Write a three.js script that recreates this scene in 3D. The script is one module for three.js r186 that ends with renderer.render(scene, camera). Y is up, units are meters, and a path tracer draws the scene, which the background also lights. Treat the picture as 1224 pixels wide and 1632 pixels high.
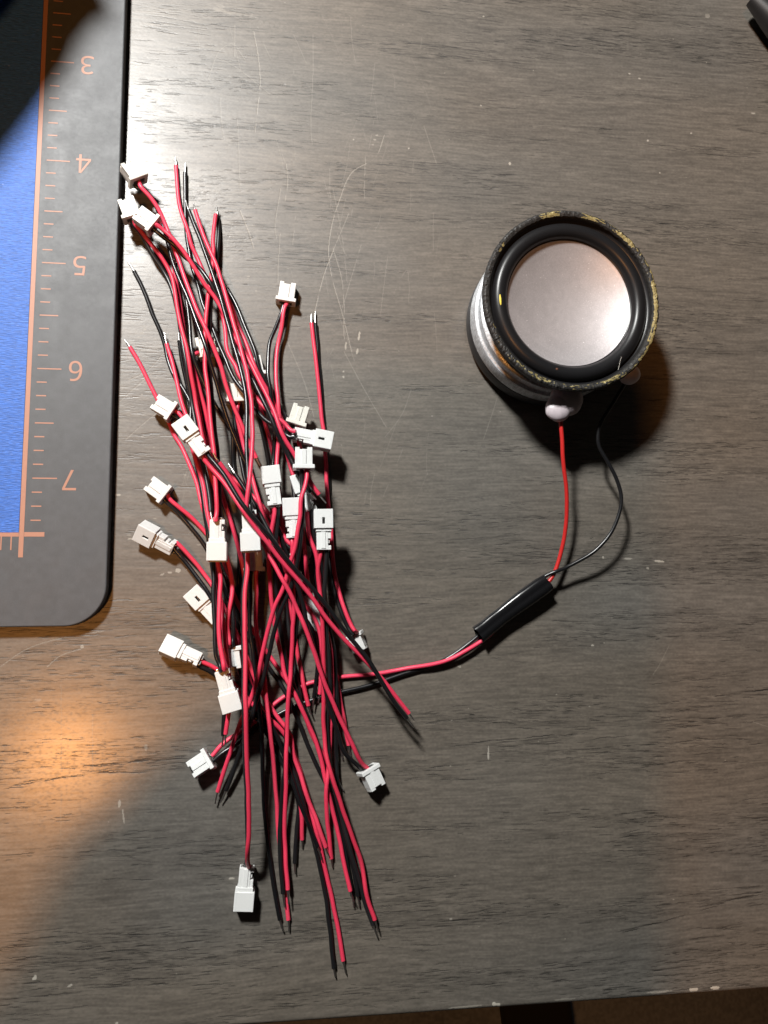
import * as THREE from 'three';
import { mergeGeometries, mergeVertices, toCreasedNormals } from 'three/addons/utils/BufferGeometryUtils.js';
import { RoundedBoxGeometry } from 'three/addons/geometries/RoundedBoxGeometry.js';
import { FontLoader } from 'three/addons/loaders/FontLoader.js';
import { MarchingCubes } from 'three/addons/objects/MarchingCubes.js';
import { RectAreaLightUniformsLib } from 'three/addons/lights/RectAreaLightUniformsLib.js';

// ---------------------------------------------------------------- camera, light, exposure
const MM = 0.001, R = Math.PI / 180;
const F = 1228, PW = 1224, PH = 1632;                       // focal length and frame of the photograph, in its own pixels
const EYE = 182.82;                                         // height of the lens above the table, mm
const TILT = [-6.842 * R, -7.554 * R, -0.809 * R];
const scene = new THREE.Scene();
const camera = new THREE.PerspectiveCamera(2 * Math.atan(PH / 2 / F) / R, PW / PH, 0.02, 20);
const rot = (() => {
  const [cx, sx, cy, sy, cz, sz] = TILT.flatMap((a) => [Math.cos(a), Math.sin(a)]);
  const mul = (A, B) => A.map((r) => B[0].map((_, j) => r.reduce((s, v, k) => s + v * B[k][j], 0)));
  return mul(mul([[cz, -sz, 0], [sz, cz, 0], [0, 0, 1]], [[1, 0, 0], [0, cx, -sx], [0, sx, cx]]), [[cy, 0, sy], [0, 1, 0], [-sy, 0, cy]]);
})();
const right = new THREE.Vector3(rot[0][0], -rot[0][2], rot[0][1]);
const down = new THREE.Vector3(rot[1][0], -rot[1][2], rot[1][1]);
const fwd = new THREE.Vector3(rot[2][0], -rot[2][2], rot[2][1]);
camera.position.set(0, EYE * MM, 0);
camera.up.copy(down).negate();
camera.lookAt(camera.position.clone().add(fwd));
camera.updateMatrixWorld(true);

const renderer = new THREE.WebGLRenderer({ antialias: true });
renderer.toneMapping = THREE.LinearToneMapping;
renderer.toneMappingExposure = 1;
renderer.shadowMap.enabled = true;
renderer.shadowMap.type = THREE.PCFSoftShadowMap;
RectAreaLightUniformsLib.init();
scene.background = new THREE.Color().setRGB(0.014, 0.012, 0.010);   // dim room

const LAMP = new THREE.Vector3(-166, 385, -335).multiplyScalar(MM);   // cool white desk lamp, up and to the left
const LAMP_POWER = 1.6, LAMP_COLOR = new THREE.Color().setRGB(1.0, 0.995, 0.965);
const BULB = new THREE.Vector3(-440, 1500, 290).multiplyScalar(MM);   // warm ceiling bulb
const BULB_POWER = 2.15, BULB_COLOR = new THREE.Color().setRGB(1.0, 0.40, 0.10);

// ---------------------------------------------------------------- helpers
// a point of the photograph as a place on the table (mm): x to the right, y up, z towards the viewer
function place(px, py, h = 0) {
  const a = (px - PW / 2) / F, b = (py - PH / 2) / F;
  const d = right.clone().multiplyScalar(a).addScaledVector(down, b).add(fwd);
  const t = (h - EYE) / d.y;
  return [d.x * t, d.z * t];
}
let seed = 7;
const rnd = () => { seed = (seed * 1664525 + 1013904223) >>> 0; return seed / 4294967296; };
const used = new Map();
function numbered(n) { const k = used.get(n) ?? 0; used.set(n, k + 1); return k ? `${n}_${String(k).padStart(3, '0')}` : n; }
function shade(o) { o.castShadow = o.receiveShadow = true; return o; }
function mesh(name, geo, mat, parent) { const m = shade(new THREE.Mesh(geo, mat)); m.name = parent ? name : numbered(name); (parent ?? scene).add(m); return m; }
function thing(name, label, category, group) {
  const g = new THREE.Group(); g.name = numbered(name); g.userData = { label, category }; if (group) g.userData.group = group; scene.add(g); return g;
}
const merge = (list) => mergeGeometries(list.map((g) => { const q = g.index ? g.toNonIndexed() : g; for (const k of Object.keys(q.attributes)) if (!['position', 'normal', 'uv'].includes(k)) q.deleteAttribute(k); return q; }));
const creased = (g, a) => { g.scale(1000, 1000, 1000); const q = toCreasedNormals(g, a); q.scale(MM, MM, MM); return q; };   // works in mm: the addon welds by hundredths of a unit
const std = (r, g, b, rough = 0.5, extra = {}) => new THREE.MeshPhysicalMaterial({ color: new THREE.Color().setRGB(r, g, b), roughness: rough, ...extra });
function dataTex(n, m, fill, srgb) {
  const a = new Uint8Array(n * m * 4);
  for (let j = 0; j < m; j++) for (let i = 0; i < n; i++) { const c = fill(i, j), k = (j * n + i) * 4; a[k] = c[0]; a[k + 1] = c[1]; a[k + 2] = c[2]; a[k + 3] = 255; }
  const t = new THREE.DataTexture(a, n, m); t.wrapS = t.wrapT = THREE.RepeatWrapping; t.magFilter = THREE.LinearFilter; t.minFilter = THREE.LinearMipmapLinearFilter; t.generateMipmaps = true;
  if (srgb) t.colorSpace = THREE.SRGBColorSpace; t.needsUpdate = true; return t;
}
// noise that repeats after px, py cells
function hash(i, j, s) { let h = Math.imul(i, 374761393) ^ Math.imul(j, 668265263) ^ Math.imul(s, 974634541); h = Math.imul(h ^ (h >>> 13), 1274126177); return ((h ^ (h >>> 16)) >>> 0) / 4294967296; }
function noise(x, y, px, py, s) {
  const i = Math.floor(x), j = Math.floor(y), u = x - i, v = y - j, a = u * u * (3 - 2 * u), b = v * v * (3 - 2 * v);
  const w = (k, n) => ((k % n) + n) % n, i0 = w(i, px), i1 = w(i + 1, px), j0 = w(j, py), j1 = w(j + 1, py);
  return (hash(i0, j0, s) * (1 - a) + hash(i1, j0, s) * a) * (1 - b) + (hash(i0, j1, s) * (1 - a) + hash(i1, j1, s) * a) * b;
}

// ---------------------------------------------------------------- table
const TILE = 300;                                           // mm covered by one repeat of the laminate
const TN = 2048, PPM = TN / TILE;
const lum = new Float32Array(TN * TN), dent = new Float32Array(TN * TN), chip = new Float32Array(TN * TN);
for (let j = 0; j < TN; j++) for (let i = 0; i < TN; i++) {
  const u = i / TN, v = j / TN;
  const warp = (noise(u * 7, v * 9, 7, 9, 11) - 0.5) * 0.010 + (noise(u * 19, v * 25, 19, 25, 12) - 0.5) * 0.003;
  const w = v + warp;
  const broad = noise(u * 5, w * 26, 5, 26, 1), mid = noise(u * 16, w * 130, 16, 130, 2), fine = noise(u * 40, w * 620, 40, 620, 3), hair = noise(u * 110, w * 1000, 110, 1000, 4), speck = noise(u * 600, v * 1000, 600, 1000, 7);
  const blot = noise(u * 8, v * 8, 8, 8, 5);
  lum[j * TN + i] = 0.93 + (broad - 0.5) * 0.07 + (mid - 0.5) * 0.06 + (fine - 0.5) * 0.13 + (hair - 0.5) * 0.17 + (speck - 0.5) * 0.13 + (blot - 0.5) * 0.06;
  dent[j * TN + i] = 0.72 + (fine - 0.5) * 0.06 + (mid - 0.5) * 0.10 + (noise(i * 0.25, j * 0.5, 512, 1024, 6) - 0.5) * 0.05;
}
function stamp(buf, x, y, v, op) { const i = ((Math.round(x) % TN) + TN) % TN, j = ((Math.round(y) % TN) + TN) % TN, k = j * TN + i; buf[k] = op(buf[k], v); }
// dark pores and cracks along the grain, embossed
function crack(x0, y0, len, deep, tilt) {
  let y = y0, drift = tilt;
  for (let s = 0; s < len; s += 0.6) {
    const t = s / len, e = deep * Math.min(1, Math.min(t, 1 - t) * 4) * (0.65 + 0.35 * rnd()); drift += (rnd() - 0.5) * 0.10 - (drift - tilt) * 0.12; y += drift * 0.6;
    stamp(lum, x0 + s, y, e, (a, b) => Math.min(a, a * (1 - b * 0.8))); stamp(dent, x0 + s, y, e, (a, b) => Math.min(a, 0.74 - b * 0.72));
    if (deep > 0.6 && t > 0.2 && t < 0.8) { stamp(dent, x0 + s, y + 1, e, (a, b) => Math.min(a, 0.74 - b * 0.5)); stamp(lum, x0 + s, y + 1, e, (a, b) => Math.min(a, a * (1 - b * 0.3))); }
  }
}
for (let c = 0; c < 90000; c++) {
  const x0 = rnd() * TN, y0 = rnd() * TN, keep = noise(x0 / TN * 5, y0 / TN * 46, 5, 46, 8) * 0.7 + noise(x0 / TN * 18, y0 / TN * 120, 18, 120, 9) * 0.5;
  if (keep < 0.54 + rnd() * 0.34) continue;
  crack(x0, y0, (1.2 + rnd() * rnd() * 9) * PPM, 0.12 + Math.pow(rnd(), 3) * 0.42, (noise(x0 / TN * 9, y0 / TN * 7, 9, 7, 10) - 0.5) * 0.10);
}
const texel = (px, py) => { const [x, z] = place(px, py); return [x * PPM + TN / 2, z * PPM + TN / 2]; };
for (const [xa, ya, xb, yb, n, spread, deep] of [[720, 1186, 880, 1172, 9, 3, 0.8], [660, 1195, 1000, 1170, 26, 16, 0.6], [980, 1168, 1224, 1140, 18, 14, 0.75], [880, 1160, 1100, 1145, 14, 12, 0.6], [950, 1495, 1120, 1450, 9, 3, 0.8], [1090, 1452, 1224, 1420, 9, 4, 0.75], [960, 1340, 1010, 1330, 8, 14, 0.6], [1120, 1110, 1224, 1098, 8, 6, 0.7],
  [200, 130, 520, 135, 34, 12, 0.7], [205, 188, 420, 205, 26, 8, 0.75], [204, 28, 330, 50, 22, 26, 0.6], [205, 75, 380, 85, 24, 26, 0.55], [820, 148, 1100, 155, 20, 12, 0.6], [1020, 230, 1224, 248, 26, 14, 0.65], [700, 210, 900, 230, 18, 14, 0.5], [860, 15, 1224, 40, 18, 14, 0.5], [0, 1255, 130, 1232, 12, 6, 0.8], [120, 1225, 290, 1206, 16, 8, 0.85], [140, 1232, 210, 1230, 8, 6, 0.8],
  [700, 880, 900, 885, 14, 8, 0.55], [1030, 1088, 1200, 1070, 10, 10, 0.6], [690, 790, 830, 805, 8, 10, 0.5], [560, 1500, 680, 1505, 18, 26, 0.45], [600, 1320, 720, 1318, 14, 10, 0.55], [150, 1370, 420, 1380, 24, 14, 0.5], [1080, 900, 1224, 905, 10, 30, 0.5]])
  for (let k = 0; k < n; k++) { const t = rnd(), q = texel(xa + (xb - xa) * t, ya + (yb - ya) * t + (rnd() - 0.5) * spread), e = texel(xb, yb), o = texel(xa, ya); crack(q[0], q[1], (2 + rnd() * 6) * PPM, deep * (0.36 + 0.4 * rnd()), (e[1] - o[1]) / (e[0] - o[0]) * 0.8); }
function scratch(pts, strength, w = 0.5, jump = 0.12) {      // a pale scratch through the lacquer
  const q = pts.map(([a, b]) => texel(a, b)).map(([a, b]) => new THREE.Vector3(a, b, 0)), cv = new THREE.CatmullRomCurve3(q), L = cv.getLength();
  for (let s = 0; s < L; s += 0.5) {
    const p = cv.getPointAt(s / L), on = noise(s * 0.05, pts[0][0], 4096, 4096, 21) > jump ? 1 : 0.15, e = strength * on * (0.6 + 0.4 * rnd());
    for (let k = -w; k <= w; k += 0.5) { stamp(chip, p.x + k, p.y, e, (a, b) => Math.max(a, b)); stamp(dent, p.x + k, p.y, e, (a, b) => Math.max(0, a - b * 0.15)); }
  }
}
const SCR = [
  [[[612, 215], [598, 250], [560, 275], [540, 320], [528, 360], [523, 400], [528, 440], [545, 500], [560, 560]], 0.5],
  [[[530, 400], [515, 440], [500, 500]], 0.5], [[[530, 395], [545, 450], [548, 540]], 0.4], [[[555, 340], [530, 400]], 0.3],
  [[[530, 300], [545, 380], [553, 450]], 0.22], [[[575, 390], [560, 440], [545, 490]], 0.25], [[[548, 560], [580, 620], [615, 680]], 0.3],
  [[[458, 545], [485, 610], [500, 665]], 0.3], [[[455, 255], [458, 290], [454, 320]], 0.4], [[[382, 335], [396, 370], [404, 395]], 0.5],
  [[[447, 300], [438, 360], [440, 380]], 0.3], [[[446, 372], [443, 420], [442, 450]], 0.35], [[[470, 345], [466, 390]], 0.25],
  [[[404, 50], [411, 90], [414, 130], [409, 180], [406, 210]], 0.45], [[[374, 40], [373, 90]], 0.25], [[[382, 300], [380, 240], [378, 190]], 0.2],
  [[[498, 55], [498, 120], [495, 200], [497, 230]], 0.22], [[[582, 250], [580, 300], [581, 320]], 0.3], [[[525, 268], [526, 330]], 0.22],
  [[[620, 390], [612, 450], [606, 500]], 0.22], [[[690, 340], [690, 400]], 0.2], [[[675, 200], [695, 260]], 0.25], [[[640, 440], [648, 430], [652, 500]], 0.18],
  [[[480, 505], [540, 500], [595, 497]], 0.2], [[[390, 95], [370, 70], [350, 80], [330, 130]], 0.2], [[[344, 90], [380, 110], [430, 150]], 0.2],
  [[[200, 700], [240, 665], [275, 640]], 0.3], [[[205, 605], [235, 590], [262, 560]], 0.35], [[[190, 640], [235, 600], [250, 590]], 0.3],
  [[[205, 560], [240, 555]], 0.25], [[[300, 850], [320, 830]], 0.25], [[[420, 1050], [450, 1020]], 0.2], [[[610, 700], [640, 660], [655, 620]], 0.2],
  [[[0, 1062], [40, 1035], [90, 1018], [165, 1005]], 0.4], [[[75, 1062], [95, 1045], [130, 1033]], 0.5], [[[97, 1080], [97, 1240], [96, 1330]], 0.16],
  [[[147, 1110], [147, 1180], [147, 1225]], 0.2], [[[60, 1135], [100, 1155], [145, 1185]], 0.14], [[[770, 700], [790, 640], [800, 600]], 0.2],
  [[[775, 590], [768, 560]], 0.16], [[[1065, 1030], [1050, 1060], [1040, 1075]], 0.2], [[[1200, 1150], [1224, 1158]], 0.3], [[[1062, 1140], [1066, 1148]], 0.2],
];
for (const [pts, s] of SCR) scratch(pts, s * 0.85, 0);
for (let k = 0; k < 90; k++) {                              // fine wear where things are dragged over the top
  const x = 230 + rnd() * 480, y = rnd() * 760, l = 15 + rnd() * 70, a = (rnd() - 0.5) * 0.9;
  scratch([[x, y], [x + a * l * 0.5 + (rnd() - 0.5) * 4, y + l * 0.5], [x + a * l, y + l]], 0.06 + rnd() * 0.10, 0, 0.35);
}
function blob(px, py, rx, ry, e, ang = 0) {                 // a chip or a smear, outline of its own
  const [x, y] = texel(px, py), sx = rx * 0.115 * PPM, sy = ry * 0.115 * PPM, n = Math.max(sx, sy) * 1.3;
  for (let j = -n; j <= n; j += 0.5) for (let i = -n; i <= n; i += 0.5) {
    const c = Math.cos(ang), s = Math.sin(ang), a = (i * c + j * s) / sx, b = (-i * s + j * c) / sy;
    if (a * a + b * b < 0.6 + noise((x + i) * 0.6, (y + j) * 0.6, 4096, 4096, 31) * 0.8) stamp(chip, x + i, y + j, e * 0.7, (p, q) => Math.max(p, q));
  }
}
for (const b of [[55, 1558, 3, 4.5, 0.95, 0.4], [111, 1570, 4, 1.6, 0.8, -0.3], [186, 1631, 2, 3, 0.9], [368, 1400, 6, 1.6, 0.85], [778, 1200, 1.5, 13, 0.9, 0.05], [190, 1280, 2.2, 7, 0.7, 0.1], [196, 1300, 1.2, 14, 0.6, -0.15],
  [1050, 894, 12, 2, 0.9, 0.08], [1000, 890, 10, 1.4, 0.6], [961, 888, 2, 2.5, 0.8], [1032, 905, 3, 2, 0.6], [944, 1028, 2.5, 2, 0.9], [730, 1060, 6, 2.5, 0.7, 0.5], [283, 909, 5, 4, 0.8], [300, 907, 5, 2, 0.8], [270, 912, 4, 1.5, 0.7], [258, 915, 4, 1.4, 0.6, -0.5],
  [600, 215, 2.5, 1.4, 0.5], [597, 222, 2.5, 1.3, 0.5], [594, 230, 2, 1.2, 0.4], [651, 236, 2, 1.6, 0.8], [563, 222, 1.4, 1.4, 0.7], [569, 560, 2, 6, 0.8, 0.2], [572, 535, 2, 10, 0.85, 0.15], [551, 550, 1.5, 9, 0.7, 0.1], [547, 592, 1.5, 2, 0.8], [547, 600, 2, 2, 0.8],
  [1003, 117, 3, 1.2, 0.8], [1019, 125, 3, 1.4, 0.8, 0.3], [812, 260, 2.2, 3.6, 0.9], [1032, 224, 2, 2, 0.9], [1051, 275, 1.6, 1.6, 0.8], [1101, 212, 2, 2, 0.9], [1200, 180, 6, 1.4, 0.7], [766, 168, 2, 2, 0.6], [770, 26, 2, 1.6, 0.6],
  [1127, 25, 6, 5, 0.35], [718, 1464, 3, 1.5, 0.6], [787, 1600, 4, 4, 1.3, 0.8], [794, 1601, 4, 3, 1.3, 0.8], [1105, 1577, 10, 3, 1.2], [1139, 1574, 9, 3, 1.3], [1050, 1580, 24, 1.6, 0.6], [740, 1604, 34, 1.5, 0.55], [900, 1592, 20, 1.3, 0.4], [130, 785, 3, 2, 0.3], [188, 788, 5, 1.4, 0.8], [210, 858, 9, 1.2, 0.8], [222, 852, 5, 1.2, 0.7], [130, 1030, 3, 3, 0.7], [60, 1115, 6, 2, 0.3],
  [232, 1190, 3, 6, 0.35]]) blob(...b);
for (let k = 0; k < 14; k++) blob(340 + k * 8 + rnd() * 6, 6 + k * 2.6 + rnd() * 8, 9 - k * 0.4, 4, 0.17 - k * 0.008, 0.3);   // pale smear near the top
for (let k = 0; k < 70; k++) blob(rnd() * 1224, rnd() * 1600, 0.7 + rnd() * 0.8, 0.6 + rnd() * 0.5, 0.2 + rnd() * 0.35);       // dust
for (let k = 0; k < 90; k++) blob(200 + rnd() * 260, 380 + rnd() * 520, 1 + rnd() * 4, 0.5 + rnd() * 0.4, 0.15 + rnd() * 0.3);
const toByte = (l) => { const c = Math.min(1, Math.max(0, l)); return 255 * (c <= 0.0031308 ? c * 12.92 : 1.055 * Math.pow(c, 1 / 2.4) - 0.055); };
const WOOD = [0.109, 0.097, 0.082];
const tableColour = dataTex(TN, TN, (i, j) => {
  const k = j * TN + i, l = Math.max(0.12, lum[k]), c = Math.min(1, chip[k]), t = noise(i / TN * 9, j / TN * 14, 9, 14, 15) - 0.5;
  return [0, 1, 2].map((n) => toByte((WOOD[n] * (1 + t * [0.10, 0, -0.10][n])) * l * l * 1.15 * (1 - c) + [0.44, 0.41, 0.35][n] * c));
}, true);
const tableBump = dataTex(TN, TN, (i, j) => { const v = 255 * Math.min(1, Math.max(0, dent[j * TN + i])); return [v, v, v]; });
const tableRough = dataTex(TN, TN, (i, j) => { const k = j * TN + i, v = 255 * Math.min(1, 0.45 + (0.72 - dent[k]) * 0.25 + chip[k] * 0.25 + (noise(i / TN * 24, j / TN * 24, 24, 24, 17) - 0.5) * 0.06); return [v, v, v]; });
const tableCoat = dataTex(TN, TN, (i, j) => { const k = j * TN + i, v = 255 * Math.min(1, Math.max(0, 1 - (0.72 - dent[k]) * 3.2 - chip[k] * 1.5 - (noise(i * 0.3, j * 0.6, 614, 1229, 18) - 0.5) * 0.9)); return [v, v, v]; });   // lacquer, missing in pores and scratches
const tableMat = new THREE.MeshPhysicalMaterial({ map: tableColour, bumpMap: tableBump, bumpScale: 0.00015, roughnessMap: tableRough, roughness: 1, ior: 1.62, clearcoat: 0.55, clearcoatMap: tableCoat, clearcoatRoughness: 0.2 });
{
  const [xa, za] = place(600, 1621), [xb, zb] = place(1224, 1577), slope = (zb - za) / (xb - xa), edge = (x) => za + (x - xa) * slope;
  const prof = [[-620, 0, 0], [-1.4, 0, 1]];
  for (let k = 0; k <= 6; k++) { const a = k / 6 * Math.PI / 2; prof.push([-1.0 + Math.sin(a) * 1.0, -1.0 + Math.cos(a) * 1.0, 1]); }
  prof.push([0, -24, 1], [-600, -24, 1]);
  const xs = [-620, -300, 0, 300, 620], pos = [], uv = [], idx = [];
  let run = 0;
  prof.forEach(([z, y, rel], k) => {
    if (k > 1) run += Math.hypot(z - prof[k - 1][0], y - prof[k - 1][1]);
    for (const x of xs) { const zz = rel ? edge(x) + z : -620; pos.push(x * MM, y * MM, zz * MM); uv.push(x / TILE + 0.5, (rel ? (edge(x) - 1.4 + run) : -620) / TILE + 0.5); }
  });
  const n = xs.length;
  for (let k = 0; k < prof.length - 1; k++) for (let i = 0; i < n - 1; i++) { const a = k * n + i, b = a + 1, c = a + n, d = c + 1; idx.push(a, c, b, b, c, d); }
  const g = new THREE.BufferGeometry(); g.setAttribute('position', new THREE.Float32BufferAttribute(pos, 3)); g.setAttribute('uv', new THREE.Float32BufferAttribute(uv, 2)); g.setIndex(idx);
  const t = mesh('table', creased(g, 0.6), tableMat); t.userData = { kind: 'structure', label: 'scratched grey brown wood grain table top' };
}
{ // floor far below the table edge
  const n = 512, tx = dataTex(n, n, (i, j) => { const v = 0.6 + 0.5 * noise(i * 0.5, j * 0.5, 256, 256, 41) + 0.5 * noise(i / 64, j / 64, 8, 8, 42); return [toByte(0.15 * v), toByte(0.18 * v), toByte(0.24 * v)]; }, true);
  tx.repeat.set(6, 6);
  const f = mesh('floor', new THREE.PlaneGeometry(4, 4).rotateX(-Math.PI / 2), new THREE.MeshStandardMaterial({ map: tx, roughness: 0.9 }));
  f.position.set(0, -0.72, 0.4); f.userData = { kind: 'structure', label: 'brown floor seen below the table edge' };
  const [x0, z0] = place(792, 1608, -600), [x1] = place(902, 1608, -600), w = Math.abs(x1 - x0), ink = std(0.003, 0.003, 0.003, 0.9);
  const s = thing('foot_stool', 'low black stool on the floor below the front edge of the table', 'stool');
  mesh('seat', new RoundedBoxGeometry(w * MM, 0.02, 0.3, 3, 0.006), ink, s).position.set(0, 0.11, 0.15);
  for (const [a, b] of [[-1, 0.03], [1, 0.03], [-1, 0.27], [1, 0.27]]) mesh('leg', new RoundedBoxGeometry(0.022, 0.1, 0.022, 2, 0.004), ink, s).position.set(a * (w / 2 - 16) * MM, 0.05, b);
  s.position.set((x0 + x1) / 2 * MM, -0.72, (z0 - 60) * MM); s.rotation.y = 0.1;
}

// ---------------------------------------------------------------- cutting mat with ruler
const MAT_T = 3, MX = -55.596, MZ = -80.094, MA = 0.00365, ME = 16.81, MB = 83.904;
{
  const matTex = dataTex(1024, 1024, (i, j) => {
    const v = 0.95 + 0.12 * (noise(i / 4, j / 4, 256, 256, 51) - 0.5) + 0.16 * (noise(i / 32, j / 32, 32, 32, 52) - 0.5), s = noise(i / 3, j / 80, 342, 13, 53) > 0.93 ? 0.12 : 0;
    return [toByte(0.066 * (v + s)), toByte(0.072 * (v + s)), toByte(0.079 * (v + s))];
  }, true);
  const matRough = dataTex(512, 512, (i, j) => { const v = 255 * (0.55 + 0.04 * (noise(i / 6, j / 6, 86, 86, 54) - 0.5) + 0.05 * (noise(i / 40, j / 40, 13, 13, 55) - 0.5)); return [v, v, v]; });
  matTex.repeat.set(8, 8); matRough.repeat.set(8, 8);
  const m = thing('ruler_mat', 'black mat with copper inch ruler and rounded corner at the left', 'mat');
  m.position.set(MX * MM, 0, MZ * MM); m.rotation.y = -MA;
  const W = 190, H = 330, r = 9, x1 = ME, z1 = MB, x0 = x1 - W, z0 = z1 - H;
  const s = new THREE.Shape();
  s.moveTo(x0 + r, -z0); s.lineTo(x1 - r, -z0); s.absarc(x1 - r, -z0 - r, r, Math.PI / 2, 0, true); s.lineTo(x1, -z1 + r); s.absarc(x1 - r, -z1 + r, r, 0, -Math.PI / 2, true);
  s.lineTo(x0 + r, -z1); s.absarc(x0 + r, -z1 + r, r, -Math.PI / 2, -Math.PI, true); s.lineTo(x0, -z0 - r); s.absarc(x0 + r, -z0 - r, r, Math.PI, Math.PI / 2, true);
  const B = 0.32;
  const g = new THREE.ExtrudeGeometry(s, { depth: MAT_T - 2 * B, bevelThickness: B, bevelSize: B, bevelOffset: -B, bevelSegments: 3, curveSegments: 14 });
  g.translate(0, 0, B).scale(MM, MM, MM).rotateX(-Math.PI / 2);
  const ps = g.attributes.position, uvs = g.attributes.uv; for (let k = 0; k < ps.count; k++) uvs.setXY(k, ps.getX(k) / 0.3, ps.getZ(k) / 0.3);
  mesh('base', g, new THREE.MeshPhysicalMaterial({ map: matTex, roughnessMap: matRough, roughness: 1 }), m);
  const copper = std(0.37, 0.175, 0.115, 0.55), up = MAT_T + 0.02;
  const strip = (xa, za, xb, zb) => { const q = new THREE.BoxGeometry((xb - xa) * MM, 0.03 * MM, (zb - za) * MM); q.translate((xa + xb) / 2 * MM, up * MM, (za + zb) / 2 * MM); return q; };
  const marks = [strip(-2.25, z0 + 30, -1.25, 68.6), strip(x0 + 20, 62.98, -2.3, 63.98), strip(-1.2, 62.98, 3.1, 63.98)];
  for (let k = -32; k < 20; k++) { const l = k % 8 === 0 ? 5.3 : k % 4 === 0 ? 4.1 : 2.2, z = k * 3.175; marks.push(strip(0.02, z - 0.14, l, z + 0.14)); }
  for (let k = 1; k < 40; k++) { const x = -1.75 - k * 2.12; marks.push(strip(x - 0.14, 63.98, x + 0.14, 63.98 + (k % 10 === 0 ? 5.3 : k % 5 === 0 ? 4.1 : 3.0))); }
  mesh('ruler_lines', merge(marks), copper, m);
  const font = await new FontLoader().loadAsync('fonts/droid/droid_sans_regular.typeface.json');
  for (const n of [1, 2, 3, 4, 5, 6, 7]) {
    const q = new THREE.ExtrudeGeometry(font.generateShapes(String(n), 4.7), { depth: 0.03, bevelEnabled: false, curveSegments: 6 });
    q.computeBoundingBox(); const c = q.boundingBox.getCenter(new THREE.Vector3()); q.translate(-c.x, -c.y, 0).scale(MM, MM, MM).rotateX(-Math.PI / 2).rotateY(Math.PI);
    mesh('numeral', q, copper, m).position.set((n === 7 ? 8.0 : 8.4) * MM, (MAT_T + 0.005) * MM, ((n - 5) * 25.4 + 0.35) * MM);
  }
  const filmTex = dataTex(512, 512, (i, j) => { const v = 0.85 + 0.5 * (noise(i / 24, j / 2, 21, 256, 61) - 0.5) + 0.2 * (noise(i / 3, j / 3, 170, 170, 62) - 0.5), w = noise(i / 40, j / 3, 13, 170, 63) > 0.93 && noise(i / 9, j / 9, 57, 57, 64) > 0.6 ? 0.10 : 0; return [toByte(0.030 * v + w), toByte(0.135 * v + w), toByte(0.52 * v + w)]; }, true);
  filmTex.repeat.set(7, 7);
  const filmBump = dataTex(512, 512, (i, j) => { const v = 255 * noise(i / 26, j / 2.2, 20, 233, 65); return [v, v, v]; }); filmBump.repeat.set(7, 7);
  const fw = 120, fh = 210, film = new THREE.BoxGeometry(fw * MM, 0.08 * MM, fh * MM);
  const fm = mesh('blue_film', film, new THREE.MeshPhysicalMaterial({ map: filmTex, bumpMap: filmBump, bumpScale: 0.00005, roughness: 0.6 }), m); fm.position.set((-2.35 - fw / 2) * MM, (MAT_T + 0.05) * MM, (63.05 - fh / 2) * MM);
  fm.userData.label = 'bright blue film on the mat beside the copper line';
}

// ---------------------------------------------------------------- heights of the pile: every wire and plug rests on what lies under it
const CELL = 0.25, GX0 = -75, GZ0 = -125, GW = 760, GH = 960, top = new Float32Array(GW * GH);
const cell = (x, z) => { const i = Math.round((x - GX0) / CELL), j = Math.round((z - GZ0) / CELL); return i < 0 || j < 0 || i >= GW || j >= GH ? -1 : j * GW + i; };
const heightAt = (x, z) => { const k = cell(x, z); return k < 0 ? 0 : top[k]; };
const raise = (x, z, h) => { const k = cell(x, z); if (k >= 0 && top[k] < h) top[k] = h; };
for (let j = 0; j < GH; j++) for (let i = 0; i < GW; i++) {   // the mat
  const x = GX0 + i * CELL - MX, z = GZ0 + j * CELL - MZ; if (x < ME + 0.3 && z < MB + 0.3) top[j * GW + i] = MAT_T;
}
const catmull = (pts, step) => { const c = new THREE.CatmullRomCurve3(pts.map(([a, b]) => new THREE.Vector3(a, b, 0)), false, 'centripetal'); return c.getSpacedPoints(Math.max(8, Math.round(c.getLength() / step))).map((p) => [p.x, p.y]); };
function tube(path, r, sides = 9, taper) {                   // closed tube through [x, y, z] points in mm
  const n = path.length, pos = [], idx = [], P = path.map((p) => new THREE.Vector3(...p));
  for (let i = 0; i < n; i++) {
    const t = P[Math.min(n - 1, i + 1)].clone().sub(P[Math.max(0, i - 1)]).normalize(), s = new THREE.Vector3().crossVectors(t, new THREE.Vector3(0, 1, 0)).normalize(), u = new THREE.Vector3().crossVectors(s, t), q = r * (taper ? taper(i / (n - 1)) : 1);
    for (let k = 0; k < sides; k++) { const a = k / sides * 2 * Math.PI, v = P[i].clone().addScaledVector(s, Math.cos(a) * q).addScaledVector(u, Math.sin(a) * q); pos.push(v.x * MM, v.y * MM, v.z * MM); }
  }
  for (let i = 0; i < n - 1; i++) for (let k = 0; k < sides; k++) { const a = i * sides + k, b = i * sides + (k + 1) % sides; idx.push(a, a + sides, b, b, a + sides, b + sides); }
  for (const [e, f] of [[0, 1], [n - 1, -1]]) { const c = pos.length / 3; pos.push(P[e].x * MM, P[e].y * MM, P[e].z * MM); for (let k = 0; k < sides; k++) { const a = e * sides + k, b = e * sides + (k + 1) % sides; f > 0 ? idx.push(c, a, b) : idx.push(c, b, a); } }
  const g = new THREE.BufferGeometry(); g.setAttribute('position', new THREE.Float32BufferAttribute(pos, 3)); g.setIndex(idx);
  return creased(g, 0.9);
}
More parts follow.
